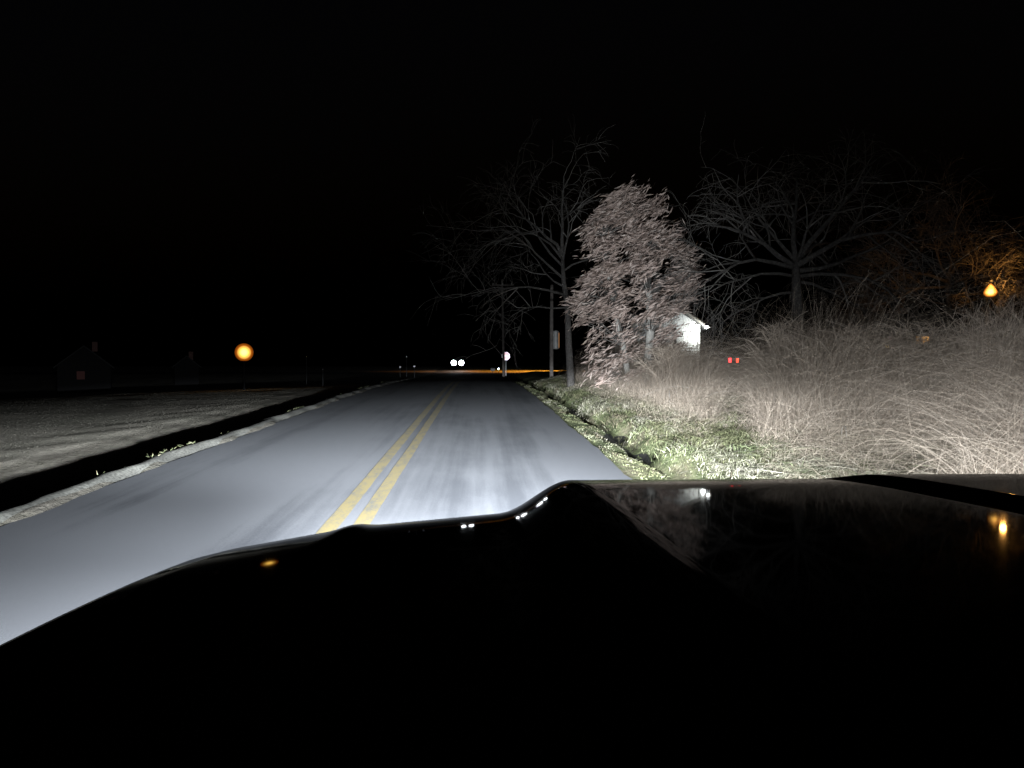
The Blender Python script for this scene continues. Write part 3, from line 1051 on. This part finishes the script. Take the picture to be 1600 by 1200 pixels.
def headlamp(loc, power):
    l = bpy.data.lights.new('headlight_beam', 'SPOT')
    l.energy = power
    l.color = (.83, .915, 1.0)
    l.spot_size = R(172)
    l.spot_blend = .25
    l.shadow_soft_size = .06
    l.use_nodes = True
    nt = l.node_tree
    em = nt.nodes['Emission']
    g_ = N(nt, 'ShaderNodeNewGeometry')
    s_ = N(nt, 'ShaderNodeSeparateXYZ')
    nt.links.new(g_.outputs['Incoming'], s_.inputs[0])

    def m_(op, a, b=None, c=None, clamp=False):
        n_ = N(nt, 'ShaderNodeMath', operation=op)
        n_.use_clamp = clamp
        for idx, q in enumerate((a, b, c)):
            if q is None:
                continue
            if isinstance(q, (int, float)):
                n_.inputs[idx].default_value = q
            else:
                nt.links.new(q, n_.inputs[idx])
        return n_.outputs[0]
    # Incoming on a lamp points along the ray; take forward as positive whichever its sign
    fy_ = m_('MAXIMUM', m_('ABSOLUTE', s_.outputs['Y']), .02)
    sg = m_('SIGN', s_.outputs['Y'])
    hh_ = m_('MULTIPLY', m_('DIVIDE', s_.outputs['X'], fy_), sg)
    vv = m_('MULTIPLY', m_('DIVIDE', s_.outputs['Z'], fy_), sg)

    def gauss(c0, w):
        q = m_('DIVIDE', m_('SUBTRACT', hh_, c0), w)
        return m_('EXPONENT', m_('MULTIPLY', m_('MULTIPLY', q, q), -1.0))
    A = m_('MULTIPLY_ADD', gauss(-.06, .52), .58, .46)
    # cut-off a little under the axis, rising to the kerb side
    kick = m_('ADD', m_('MULTIPLY', m_('MAXIMUM', hh_, .0), .10), m_('MULTIPLY', m_('MINIMUM', hh_, .0), .058))
    side = N(nt, 'ShaderNodeMapRange', interpolation_type='SMOOTHSTEP')   # the kerb side is lit less
    side.inputs['From Min'].default_value = .12
    side.inputs['From Max'].default_value = .5
    side.inputs['To Min'].default_value = 1.0
    side.inputs['To Max'].default_value = .125
    nt.links.new(hh_, side.inputs['Value'])
    A = m_('MULTIPLY', A, side.outputs['Result'])
    ve = m_('SUBTRACT', vv, m_('ADD', kick, .018))
    mr = N(nt, 'ShaderNodeMapRange', interpolation_type='SMOOTHSTEP')
    mr.inputs['From Min'].default_value = .016
    mr.inputs['From Max'].default_value = -.036
    nt.links.new(ve, mr.inputs['Value'])
    low = mr.outputs['Result']
    near = N(nt, 'ShaderNodeMapRange')      # less light straight down onto the asphalt just ahead
    near.inputs['From Min'].default_value = -.17
    near.inputs['From Max'].default_value = -.03
    near.inputs['To Min'].default_value = .62
    near.inputs['To Max'].default_value = 1.35
    nt.links.new(vv, near.inputs['Value'])
    ls = N(nt, 'ShaderNodeMapRange', interpolation_type='SMOOTHSTEP')      # weaker low down on the far lane's side
    ls.inputs['From Min'].default_value = -.08
    ls.inputs['From Max'].default_value = -.42
    nt.links.new(hh_, ls.inputs['Value'])
    lv = N(nt, 'ShaderNodeMapRange', interpolation_type='SMOOTHSTEP')
    lv.inputs['From Min'].default_value = -.045
    lv.inputs['From Max'].default_value = -.10
    nt.links.new(vv, lv.inputs['Value'])
    lm = m_('MULTIPLY_ADD', m_('MULTIPLY', ls.outputs['Result'], lv.outputs['Result']), -.66, 1.0)
    low = m_('MULTIPLY', m_('MULTIPLY', m_('MULTIPLY', low, near.outputs['Result']), A), lm)
    fall = m_('EXPONENT', m_('MULTIPLY', m_('MAXIMUM', vv, 0.0), -3.8))
    fall2 = m_('EXPONENT', m_('MULTIPLY', m_('MAXIMUM', vv, 0.0), -9.0))
    spill = m_('ADD', m_('MULTIPLY', m_('MULTIPLY', gauss(.20, .12), SPILL), fall), m_('MULTIPLY', fall2, SPILL0))
    tot = m_('MAXIMUM', low, spill)
    nt.links.new(tot, em.inputs['Strength'])
    o = bpy.data.objects.new('headlight_beam', l)
    COL.objects.link(o)
    o.location = loc
    o.rotation_euler = (R(90), 0, 0)
    o.parent = truck
    return o


SPILL, SPILL0 = .35, .105
BEAM = 56000.0
for hxp in HLX:
    headlamp((hxp, HLY + .04, HLZ), BEAM)

# ------------------------------------------------------------------ generic car


def make_car(label, loc, rz, paint, head=None, tail=None, tail2=None, big=False, group=None, name='parked_car', head_r=.11, head_z=.66):
    """front towards local -Y; length 4.5, width 1.78"""
    root = thing(name, label, 'car', loc, rz, group)
    W = .89
    prof = [(-2.2, .32), (-2.24, .55), (-2.16, .74), (-1.2, .90), (-1.05, .93), (1.5, .97), (2.1, .95), (2.24, .80), (2.24, .40), (2.18, .30)]
    mb = MB()
    k = len(prof)
    rows = []
    for (xx, f) in ((-W, .93), (-W * .97, 1.0), (W * .97, 1.0), (W, .93)):
        for a, b in prof:
            rows.append((xx, a * (.985 if abs(xx) == W else 1), .3 + (b - .3) * (f if b > .6 else 1)))
    fs = [tuple(range(k)), tuple(range(4 * k - 1, 3 * k - 1, -1))]
    for r in range(3):
        for j in range(k):
            j2 = (j + 1) % k
            fs.append((r * k + j, r * k + j2, (r + 1) * k + j2, (r + 1) * k + j))
    mb.add(rows, fs)
    # roof and pillars
    rf = [(-.35, 1.40), (.0, 1.46), (.8, 1.46), (1.15, 1.40)]
    rr = [(xx, a, b) for xx in (-.62, .62) for a, b in rf] + [(xx, a, b - .06) for xx in (-.62, .62) for a, b in rf]
    mb.add(rr, [(0, 1, 5, 4), (1, 2, 6, 5), (2, 3, 7, 6), (8, 12, 13, 9), (9, 13, 14, 10), (10, 14, 15, 11), (0, 4, 12, 8), (3, 11, 15, 7), (0, 8, 9, 1), (1, 9, 10, 2), (2, 10, 11, 3),
                (4, 5, 13, 12), (5, 6, 14, 13), (6, 7, 15, 14)])
    for sx in (-1, 1):
        for (a, b) in (((.80 * sx, -1.05, .9), (.62 * sx, -.33, 1.41)), ((.82 * sx, .25, .92), (.64 * sx, .32, 1.43)), ((.80 * sx, 1.75, .93), (.62 * sx, 1.13, 1.41))):
            mb.tube([a, b], .035, n=6)
    mb.build('body', paint, root, bevel=.03)
    gl = MB()
    lo = [(-.76, -1.02), (.76, -1.02), (.76, 1.72), (-.76, 1.72)]
    hi = [(-.60, -.32), (.60, -.32), (.60, 1.12), (-.60, 1.12)]
    vs = [(a, b, .93) for a, b in lo] + [(a, b, 1.405) for a, b in hi]
    gl.add(vs, [(0, 1, 5, 4), (1, 2, 6, 5), (2, 3, 7, 6), (3, 0, 4, 7)])
    gl.build('window', M['glass_dark'], root)
    for sx in (-1, 1):
        for yy in (-1.4, 1.38):
            w = MB()
            w.lathe([(.2, -.09), (.3, -.09), (.32, -.05), (.32, .05), (.3, .09), (.2, .09)], (sx * .80, yy, .32), n=20, axis='X')
            wo = w.build('wheel', M['tyre'], root)
            q = MB()
            q.lathe([(.04, -.1), (.19, -.1), (.19, .1), (.04, .1)], (sx * .80, yy, .32), n=14, axis='X')
            q.build('rim', M['chrome'], wo)
        h = MB()
        h.lathe([(head_r, .05), (head_r, -.03), (head_r * .6, -.06)], (sx * (.64 if head_r < .2 else .62), -2.22, head_z), n=18, axis='Y')
        h.build('headlight', head or M['chrome'], root)
        t = MB()
        t.box((sx * .68, 2.245, .80), (.34, .05, .24))
        t.build('tail_light', (tail if sx < 0 else (tail2 or tail)) or M['tail_off'], root, bevel=.01)
    return root


# tail-light car behind the brambles (seen from behind, turned)
D = 43
p = px(1151, 563, D)
p.z = p.z - .80
ang = R(54)
make_car('grey parked car with glowing red tail lights right of the lit white wall', (p.x - 1.81, p.y + 1.3, p.z), math.pi + ang, M['car_grey'], tail=M['tail_on2'], tail2=M['tail_on'], group='cars')
# oncoming car beyond the crossing
D = 128
p = px(715, 567, D)
make_car('oncoming car with two blazing white headlights beyond the crossing road', (p.x, p.y + 2.2, p.z - .66), 0, M['car_dark'], head=M['lamp_white'], group='cars', name='oncoming_car', head_r=.42)  # oversized lamp discs stand in for the headlights' glare
# dark car in front of the amber-window house
D = 44
p = px(1495, 552, D)
make_car('dark parked car under the amber window at the far house', (p.x, p.y, p.z - 1.46), R(80), M['car_dark'], group='cars')

# ------------------------------------------------------------------ houses


def lap_wall(mb, a, b, z0, top, n_lap, nrm, out=.025):
    """lapped boards between ground points a and b; top(t) gives the wall height at t in 0..1"""
    a, b = Vector(a), Vector(b)
    step = (max(top(0), top(.5), top(1)) - z0) / n_lap
    K = 24
    for i in range(n_lap):
        zl, zh = z0 + i * step, z0 + (i + 1) * step
        for j in range(K):
            t0, t1 = j / K, (j + 1) / K
            h0, h1 = min(zh, top(t0)), min(zh, top(t1))
            if h0 <= zl + .001 and h1 <= zl + .001:
                continue
            h0, h1 = max(h0, zl), max(h1, zl)
            p0, p1 = a.lerp(b, t0), a.lerp(b, t1)
            o = nrm * out
            mb.add([(p0.x + o.x, p0.y + o.y, zl), (p1.x + o.x, p1.y + o.y, zl), (p1.x, p1.y, h1), (p0.x, p0.y, h0)], [(0, 1, 2, 3)])
            mb.add([(p0.x + o.x, p0.y + o.y, zl), (p1.x + o.x, p1.y + o.y, zl), (p1.x, p1.y, zl), (p0.x, p0.y, zl)], [(3, 2, 1, 0)])


# white house with the bright wall light
D = 37.0
xr_, zE = (1095 - VX) / F * D, EYE + (VY - 506) / F * D
xl_ = xr_ - 3.0
zG = gz(xr_, D) - .05
zA = zE + .98
xm = (xl_ + xr_) / 2
hs = thing('white_outbuilding', 'small white sided outbuilding behind the leafy tree with a glaring light under its eave', 'outbuilding', (xm, D, zG))
o0 = Vector((xm, D, zG))
mb = MB()
hz = zE - zG


def gab(t):
    return hz + (zA - zE) * (1 - abs(2 * t - 1))


lap_wall(mb, (xl_ - xm, 0, 0), (xr_ - xm, 0, 0), 0, gab, 26, Vector((0, -1, 0)))
lap_wall(mb, (xr_ - xm, 0.0, 0), (xr_ - xm, 6, 0), 0, lambda t: hz, 17, Vector((1, 0, 0)))
lap_wall(mb, (xl_ - xm, 6, 0), (xl_ - xm, 0, 0), 0, lambda t: hz, 17, Vector((-1, 0, 0)))
lap_wall(mb, (xr_ - xm, 6, 0), (xl_ - xm, 6, 0), 0, gab, 26, Vector((0, 1, 0)))
mb.build('wall', M['siding'], hs, normals=False)
mb = MB()
wv = 1.5
for sx in (-1, 1):
    e = Vector((sx * (wv + .38), 0, hz - .25))
    a = Vector((0, 0, hz + .98 + .03))
    for (y0_, y1_) in ((-.42, 6.4),):
        vs = [(e.x, y0_, e.z), (e.x, y1_, e.z), (a.x, y1_, a.z), (a.x, y0_, a.z)]
        vs += [(q[0], q[1], q[2] + .13) for q in vs]
        mb.add(vs, [(0, 1, 2, 3), (7, 6, 5, 4), (0, 3, 7, 4), (0, 4, 5, 1), (1, 5, 6, 2)])
mb.build('roof', M['roof'], hs)
mb = MB()
for sx in (-1, 1):
    mb.tube([(sx * (wv + .40), -.44, hz - .19), (0, -.44, hz + 1.07)], .07, n=4)
mb.build('bargeboard', M['wall_tan'], hs)
dxp = (1041 - VX) / F * D - xm
mb = MB()
# arched pale door
pts = [(-.42, 0), (.42, 0), (.42, 1.75)] + [(.42 * math.cos(t), 1.75 + .36 * math.sin(t)) for t in np.linspace(.2, math.pi - .2, 9)] + [(-.42, 1.75)]
k = len(pts)
vs = [(dxp + a, -.09, .15 + b) for a, b in pts] + [(dxp + a, -.03, .15 + b) for a, b in pts]
mb.add(vs, [tuple(range(k)), tuple(range(2 * k - 1, k - 1, -1))] + [(j, (j + 1) % k, k + (j + 1) % k, k + j) for j in range(k)])
dr = mb.build('door', M['door_pale'], hs)
mb = MB()
mb.box((dxp + .50, -.06, 1.15), (.1, .1, 2.3))
mb.box((dxp - .50, -.06, 1.15), (.1, .1, 2.3))
mb.build('door_frame', M['trim'], hs)
# corner board
mb = MB()
mb.box((wv - .02, -.035, hz / 2), (.12, .09, hz))
mb.build('corner_board', M['frame_white'], hs)
# wall light
lx, lz = wv + .22, hz - .06
mb = MB()
mb.lathe([(.02, .12), (.07, .08), (.09, -.02), (.09, -.05)], (lx, -.52, lz), n=14)
fx_ = mb.build('wall_light', M['chrome'], hs)
mb = MB()
mb.lathe([(.02, -.17), (.07, -.14), (.08, -.08), (.05, -.055)], (lx, -.52, lz), n=14)
mb.build('bulb', M['bulb_white'], fx_)
pl = bpy.data.lights.new('wall_lamp', 'POINT')
pl.energy = 95
pl.color = (.95, 1, .97)
pl.shadow_soft_size = .09
po = bpy.data.objects.new('wall_lamp', pl)
COL.objects.link(po)
po.location = (lx - .2, -.42, lz - .38)
po.parent = hs


def plain_house(label, c, w, dpt, h, rise, rz, wall, group=None, wins=(), roof=True, gable_front=True, frame=None):
    root = thing('house', label, 'house', c, rz, group)
    mb = MB()
    a = w / 2
    vs = [(-a, 0, -.6), (a, 0, -.6), (a, 0, h), (0, 0, h + rise), (-a, 0, h)]
    vs += [(x_, dpt, z_) for x_, _, z_ in vs]
    if not gable_front:
        vs = [(-a, 0, -.6), (a, 0, -.6), (a, 0, h), (-a, 0, h), (-a, dpt, -.6), (a, dpt, -.6), (a, dpt, h), (-a, dpt, h), (-a, dpt / 2, h + rise), (a, dpt / 2, h + rise)]
        mb.add(vs, [(0, 1, 2, 3), (5, 4, 7, 6), (1, 5, 6, 9, 2), (4, 0, 3, 8, 7)])
    else:
        mb.add(vs, [(0, 1, 2, 3, 4), (9, 8, 7, 6, 5), (1, 6, 7, 2), (5, 0, 4, 9)])
    mb.build('wall', wall, root)
    mb = MB()
    for sx in (-1, 1):
        if gable_front:
            sl = rise / a
            q = [(sx * (a + .3), -.35, h - .3 * sl + .02), (sx * (a + .3), dpt + .35, h - .3 * sl + .02), (0, dpt + .35, h + rise + .02), (0, -.35, h + rise + .02)]
        else:
            hd = dpt / 2
            sl = rise / hd
            yo = -.35 if sx < 0 else dpt + .35
            q = [(-a - .3, yo, h - .35 * sl + .02), (a + .3, yo, h - .35 * sl + .02), (a + .3, hd, h + rise + .02), (-a - .3, hd, h + rise + .02)]
        q = q + [(p_[0], p_[1], p_[2] + .14) for p_ in q]
        mb.add(q, [(0, 1, 2, 3), (7, 6, 5, 4), (0, 3, 7, 4), (0, 4, 5, 1), (1, 5, 6, 2)])
    rf = mb.build('roof', M['roof'], root)
    mb = MB()
    mb.box((a * .35, dpt * .55, h + rise + .15), (.5, .5, 1.0))
    mb.build('chimney', M['wall_brick'], rf)
    for (wx, wz, ww, wh, pm) in wins:
        mb = MB()
        for q in (-1, 1):
            mb.box((wx + q * (ww / 2 + .04), -.03, wz), (.08, .08, wh + .16))
            mb.box((wx, -.031, wz + q * (wh / 2 + .04)), (ww, .08, .08))
        f = mb.build('window', frame or M['frame_white'], root)
        mb = MB()
        mb.box((wx, -.02, wz), (ww, .03, wh))
        mb.build('pane', pm, f)
    return root


HG = 'houses'
D = 56
c = px(1450, 585, D)
gzc = gz(c.x, c.y)


def wx_(xx):
    return (xx - VX) / F * D - c.x


def wz_(yy):
    return EYE + (VY - yy) / F * D - gzc


hs2 = plain_house('tan house with a small amber lit window beyond the brambles', (c.x, c.y, gzc), 7.6, 8, 2.75, 1.7, 0, M['wall_tan'], HG, gable_front=False,
                  wins=((wx_(1461), wz_(530), .58, .55, M['amber_pane']), (wx_(1449), wz_(530), .34, .55, M['amber_dim']), (wx_(1404), wz_(529), .30, .42, M['lilac_pane'])))
mb = MB()
mb.lathe([(.03, -.12), (.09, -.07), (.1, .02), (.06, .09)], (wx_(1398.5), -.15, wz_(541)), n=12)
lp = mb.build('porch_light', M['bulb_yellow'], hs2)
D = 78
c = px(146, 560, D)
plain_house('dim gabled house far across the dark field left of the amber globe lamp', (c.x, c.y, gz(c.x, c.y)), 4.6, 8, 2.6, 1.9, R(24), M['wall_night'], HG,
            frame=M['wall_night'],
            wins=((-.3, 1.7, .7, .8, simple('dim_red_curtain', (.12, .05, .045), .7, emit=(1, .35, .3), estr=.006)),))
D = 92
c = px(300, 566, D)
plain_house('small pale gabled shed far across the field beside the amber globe lamp', (c.x, c.y, gz(c.x, c.y)), 2.6, 4, 2.2, 1.1, R(20), M['wall_night'], HG)

# ------------------------------------------------------------------ lamps
# garden globe lamp, left
D = 45
p = px(387, 551, D)
zg = gz(p.x, p.y)
gl = thing('globe_lamp', 'amber globe lamp on a short post in the dark field', 'lamp', (p.x, p.y, zg))
mb = MB()
mb.tube([(0, 0, -.2), (0, 0, p.z - zg - .46)], [.035, .03], n=10)
mb.lathe([(.09, -.02), (.07, .1), (.04, .14)], (0, 0, 0), n=12)
mb.build('post', M['dash'], gl)
mb = MB()
mb.lathe([(.05, -.57), (.14, -.54), (.18, -.49)], (0, 0, p.z - zg), n=16)
mb.build('fitter', M['dash'], gl)
mb = MB()
mb.lathe([(.52 * math.sin(t), -.52 * math.cos(t)) for t in np.linspace(.35, math.pi - .02, 16)], (0, 0, p.z - zg), n=24)
mb.build('globe', M['globe'], gl, smooth=True)

# conical yard light, right
D = 29
p = px(1568, 450, D)
zg = gz(p.x, p.y)
yl = thing('yard_light', 'glaring amber yard light with a conical lens on a pole at the edge of view', 'lamp', (p.x, p.y, zg))
mb = MB()
mb.tube([(.0, .25, -.3), (.0, .25, p.z - zg + .25)], [.11, .08], n=12)
mb.build('pole', M['trim'], yl)
mb = MB()
mb.tube([(0, .25, p.z - zg + .1), (0, .12, p.z - zg + .32), (0, 0, p.z - zg + .34)], .03, n=8)
mb.build('arm', M['trim'], yl)
mb = MB()
mb.lathe([(.03, .25), (.10, .17), (.18, .06), (.235, -.06), (.23, -.14), (.17, -.22), (.08, -.26)], (0, 0, p.z - zg), n=20)
mb.build('lens', M['refractor'], yl, smooth=True)
mb = MB()
mb.lathe([(.02, .42), (.09, .38), (.09, .31), (.03, .3)], (0, 0, p.z - zg), n=14)
mb.build('cap', M['trim'], yl)
al = bpy.data.lights.new('yard_lamp', 'POINT')
al.energy = 115
al.color = (1, .45, .10)
al.shadow_soft_size = .1
ao = bpy.data.objects.new('yard_lamp', al)
COL.objects.link(ao)
ao.location = (0, -.5, p.z - zg + .3)
ao.parent = yl

# shielded street lamp over the crossing road, behind the leafy tree
sx_, sy_ = 24.5, 122.0
zg = gz(sx_, sy_)
sl = thing('street_lamp', 'shielded amber street lamp over the crossing road behind the leafy tree', 'lamp', (sx_, sy_, zg))
mb = MB()
mb.tube([(0, 0, -.3), (0, 0, 7.6)], [.12, .07], n=10)
mb.tube([(0, 0, 7.6), (-.7, .8, 8.0), (-1.5, 1.8, 8.1)], .045, n=8)
mb.build('pole', M['steel'], sl)
mb = MB()
mb.lathe([(.3, -.12), (.3, .02), (.18, .14), (.04, .2)], (-1.5, 1.8, 8.05), n=16)
mb.build('lamp_shade', M['trim'], sl)
mb = MB()
mb.lathe([(.1, -.1), (.16, -.06), (.16, .0)], (-1.5, 1.8, 8.02), n=14)
mb.build('bulb', M['bulb_yellow'], sl)
st = bpy.data.lights.new('street_lamp_beam', 'SPOT')
st.energy = 330000
st.color = (1, .36, .05)
st.spot_size = R(52)
st.spot_blend = .9
st.shadow_soft_size = .15
so = bpy.data.objects.new('street_lamp_beam', st)
COL.objects.link(so)
so.location = (-1.5, 1.8, 7.9)
so.rotation_euler = (0, R(54), 0)
so.parent = sl

# ------------------------------------------------------------------ poles, sign, reflectors
D = 68
p = px(787, 585, D)
zg = gz(p.x, p.y)
up = thing('utility_pole', 'thin dark utility pole standing in front of the stop sign', 'utility pole', (p.x, p.y, zg), 0, 'utility poles')
mb = MB()
mb.tube([(0, 0, -.4), (-.05, 0, 4), (-.14, 0, 8.6)], [.12, .10, .08], n=10)
mb.build('pole', M['wood'], up)
mb = MB()
mb.box((-.13, -.09, 8.1), (1.8, .09, .11))
mb.build('crossarm', M['wood'], up)
for q in (-.8, .05, .8):
    mb = MB()
    mb.lathe([(.03, 0), (.05, .04), (.03, .08), (.045, .11), (.02, .15)], (-.13 + q, -.09, 8.15), n=8)
    mb.build('insulator', M['drum'], up)
D = 46
p = px(862, 588, D)
zg = gz(p.x, p.y)
u2 = thing('utility_pole', 'grey utility pole carrying a drum with an added amber glow beside the slim bare tree', 'utility pole', (p.x, p.y, zg), 0, 'utility poles')
mb = MB()
mb.tube([(0, 0, -.4), (0, 0, 3.5), (.02, 0, EYE + (VY - 445) / F * D - zg)], [.115, .105, .09], n=12)
mb.build('pole', M['wood'], u2)
zt = EYE + (VY - 531) / F * D - zg
mb = MB()
mb.lathe([(.04, -.56), (.17, -.54), (.19, -.5), (.19, .44), (.2, .46), (.2, .5), (.1, .56), (.03, .58)], (.26, .02, zt), n=20)
dr_ = mb.build('drum', M['drum'], u2, smooth=False)
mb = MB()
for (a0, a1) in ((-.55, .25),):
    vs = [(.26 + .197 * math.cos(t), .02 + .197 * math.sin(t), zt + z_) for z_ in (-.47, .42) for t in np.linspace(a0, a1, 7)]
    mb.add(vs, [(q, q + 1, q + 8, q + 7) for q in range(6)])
mb.build('edge_glow_strip', M['edge_glow'], dr_)  # added glow for amber light caught on the drum, not a lamp
for q in (-.3, .3):
    mb = MB()
    mb.box((.09, 0, zt + q), (.2, .08, .07))
    mb.build('bracket', M['steel'], u2)

# stop sign
D = 76
p = px(790.5, 556.5, D)
zg = gz(p.x, p.y)
ss = thing('stop_sign', 'octagonal red stop sign shining pale in the headlights by the crossing', 'sign', (p.x, p.y, zg))
mb = MB()
mb.box((0, .03, (p.z - zg + .3) / 2 - .1), (.06, .05, p.z - zg + .5))
mb.build('post', M['steel'], ss)


def octo(r, y0, y1, mb):
    vs = [(r * math.cos(R(22.5 + 45 * k)), y, p.z - zg + r * math.sin(R(22.5 + 45 * k))) for y in (y0, y1) for k in range(8)]
    mb.add(vs, [tuple(range(8)), tuple(range(15, 7, -1))] + [(k, (k + 1) % 8, 8 + (k + 1) % 8, 8 + k) for k in range(8)])


mb = MB()
octo(.42, -.012, .0, mb)
mb.build('border', M['retro_letter'], ss)
mb = MB()
octo(.385, -.017, -.0125, mb)
pn = mb.build('panel', M['retro_red'], ss)


def text_mesh(txt, size, m, parent, loc, name='lettering'):
    cu = bpy.data.curves.new(name, 'FONT')
    cu.body = txt
    cu.size = size
    cu.align_x = 'CENTER'
    cu.align_y = 'CENTER'
    cu.extrude = .002
    cu.offset = .006
    tmp = bpy.data.objects.new(name, cu)
    COL.objects.link(tmp)
    dg = bpy.context.evaluated_depsgraph_get()
    me = bpy.data.meshes.new_from_object(tmp.evaluated_get(dg))
    bpy.data.objects.remove(tmp)
    me.materials.clear()
    me.materials.append(m)
    o = bpy.data.objects.new(name, me)
    COL.objects.link(o)
    o.parent = parent
    o.location = loc
    o.rotation_euler = (R(90), 0, 0)
    return o


text_mesh('STOP', .30, M['retro_letter'], pn, (0, -.021, p.z - zg))

# reflector stakes along the left verge
RG = 'reflector stakes beside the road'


def stake(xx, yy, D, rad, label):
    p = px(xx, yy, D)
    zg = gz(p.x, p.y)
    rs = thing('reflector_stake', label, 'reflector', (p.x, p.y, zg), 0, RG)
    mb = MB()
    mb.tube([(0, .03, -.2), (0, .03, p.z - zg + rad)], .02, n=6)
    mb.build('stake', M['trim'], rs)
    mb = MB()
    mb.lathe([(rad, .02), (rad, 0), (rad * .9, -.006)], (0, 0, p.z - zg), n=18, axis='Y')
    mb.build('reflector', M['retro'], rs)


stake(626, 573.5, 58, .075, 'white reflector on a stake, left one of the close pair before the oncoming headlights')
stake(648, 572.5, 58, .07, 'white reflector on a stake, right one of the close pair before the oncoming headlights')
stake(636, 557.5, 60, .04, 'taller thin stake with a tiny faint reflector between the close pair of white reflectors')
stake(482, 557.5, 60, .035, 'tiny faint reflector on a tall stake between the globe lamp and the close pair')
stake(507, 577, 50, .03, 'tiny faint reflector on a low stake between the globe lamp and the close pair')

D = 104
p = px(770, 577.5, D)
zg = gz(p.x, p.y)
mbx = thing('mailbox', 'small mailbox on a post before the amber lit crossing left of the stop sign', 'mailbox', (p.x, p.y, zg))
mb = MB()
mb.box((0, .1, (p.z - zg - .2) / 2), (.1, .1, p.z - zg - .1))
mb.build('post', M['wood'], mbx)
mb = MB()
pr = [(-.17, -.17), (.17, -.17), (.17, .05)] + [(.17 * math.cos(t), .05 + .17 * math.sin(t)) for t in np.linspace(.3, 2.84, 7)] + [(-.17, .05)]
k = len(pr)
vs = [(a, -.28, p.z - zg + b) for a, b in pr] + [(a, .28, p.z - zg + b) for a, b in pr]
vs = [(q[1], q[0], q[2]) for q in vs]
mb.add(vs, [tuple(range(k)), tuple(range(2 * k - 1, k - 1, -1))] + [(j, (j + 1) % k, k + (j + 1) % k, k + j) for j in range(k)])
mb.build('box', M['drum'], mbx)
stake(779, 576.5, 100, .13, 'round white reflector on a stake between the mailbox and the stop sign')

# ------------------------------------------------------------------ world, near-black sky
w = bpy.data.worlds.new('World')
scene.world = w
w.use_nodes = True
nt = w.node_tree
bg = nt.nodes['Background']
sky = nt.nodes.new('ShaderNodeTexSky')
sky.sky_type = 'NISHITA'
sky.sun_disc = False
sky.sun_elevation = R(-4)
sky.sun_rotation = R(200)
nt.links.new(sky.outputs['Color'], bg.inputs['Color'])
bg.inputs['Strength'].default_value = .05
sd = bpy.data.lights.new('faint_sun', 'SUN')  # faint sun lamp added; no moon is seen in this sky
sd.energy = .0006
sd.angle = R(.5)
sd.color = (.9, .93, 1)
mo = bpy.data.objects.new('faint_sun', sd)
COL.objects.link(mo)
mo.rotation_euler = (R(40), 0, R(20))

# ------------------------------------------------------------------ camera
cam = bpy.data.cameras.new('camera')
cam.sensor_width = 36
cam.lens = 36 * F / 1600
cam.clip_start = .02
cam.clip_end = 2000
co = bpy.data.objects.new('camera', cam)
COL.objects.link(co)
co.location = (0, 0, EYE)
yaw = math.atan((800 - VX) / F)
pitch = math.atan((600 - VY) / F)
co.rotation_euler = (R(90) - pitch, 0, -yaw)
scene.camera = co

scene.view_settings.view_transform = 'Standard'
scene.view_settings.look = 'None'
scene.view_settings.exposure = 0
scene.view_settings.gamma = 1
scene.render.engine = 'CYCLES'
scene.cycles.use_denoising = True
scene.cycles.max_bounces = 5
scene.cycles.sample_clamp_indirect = 4
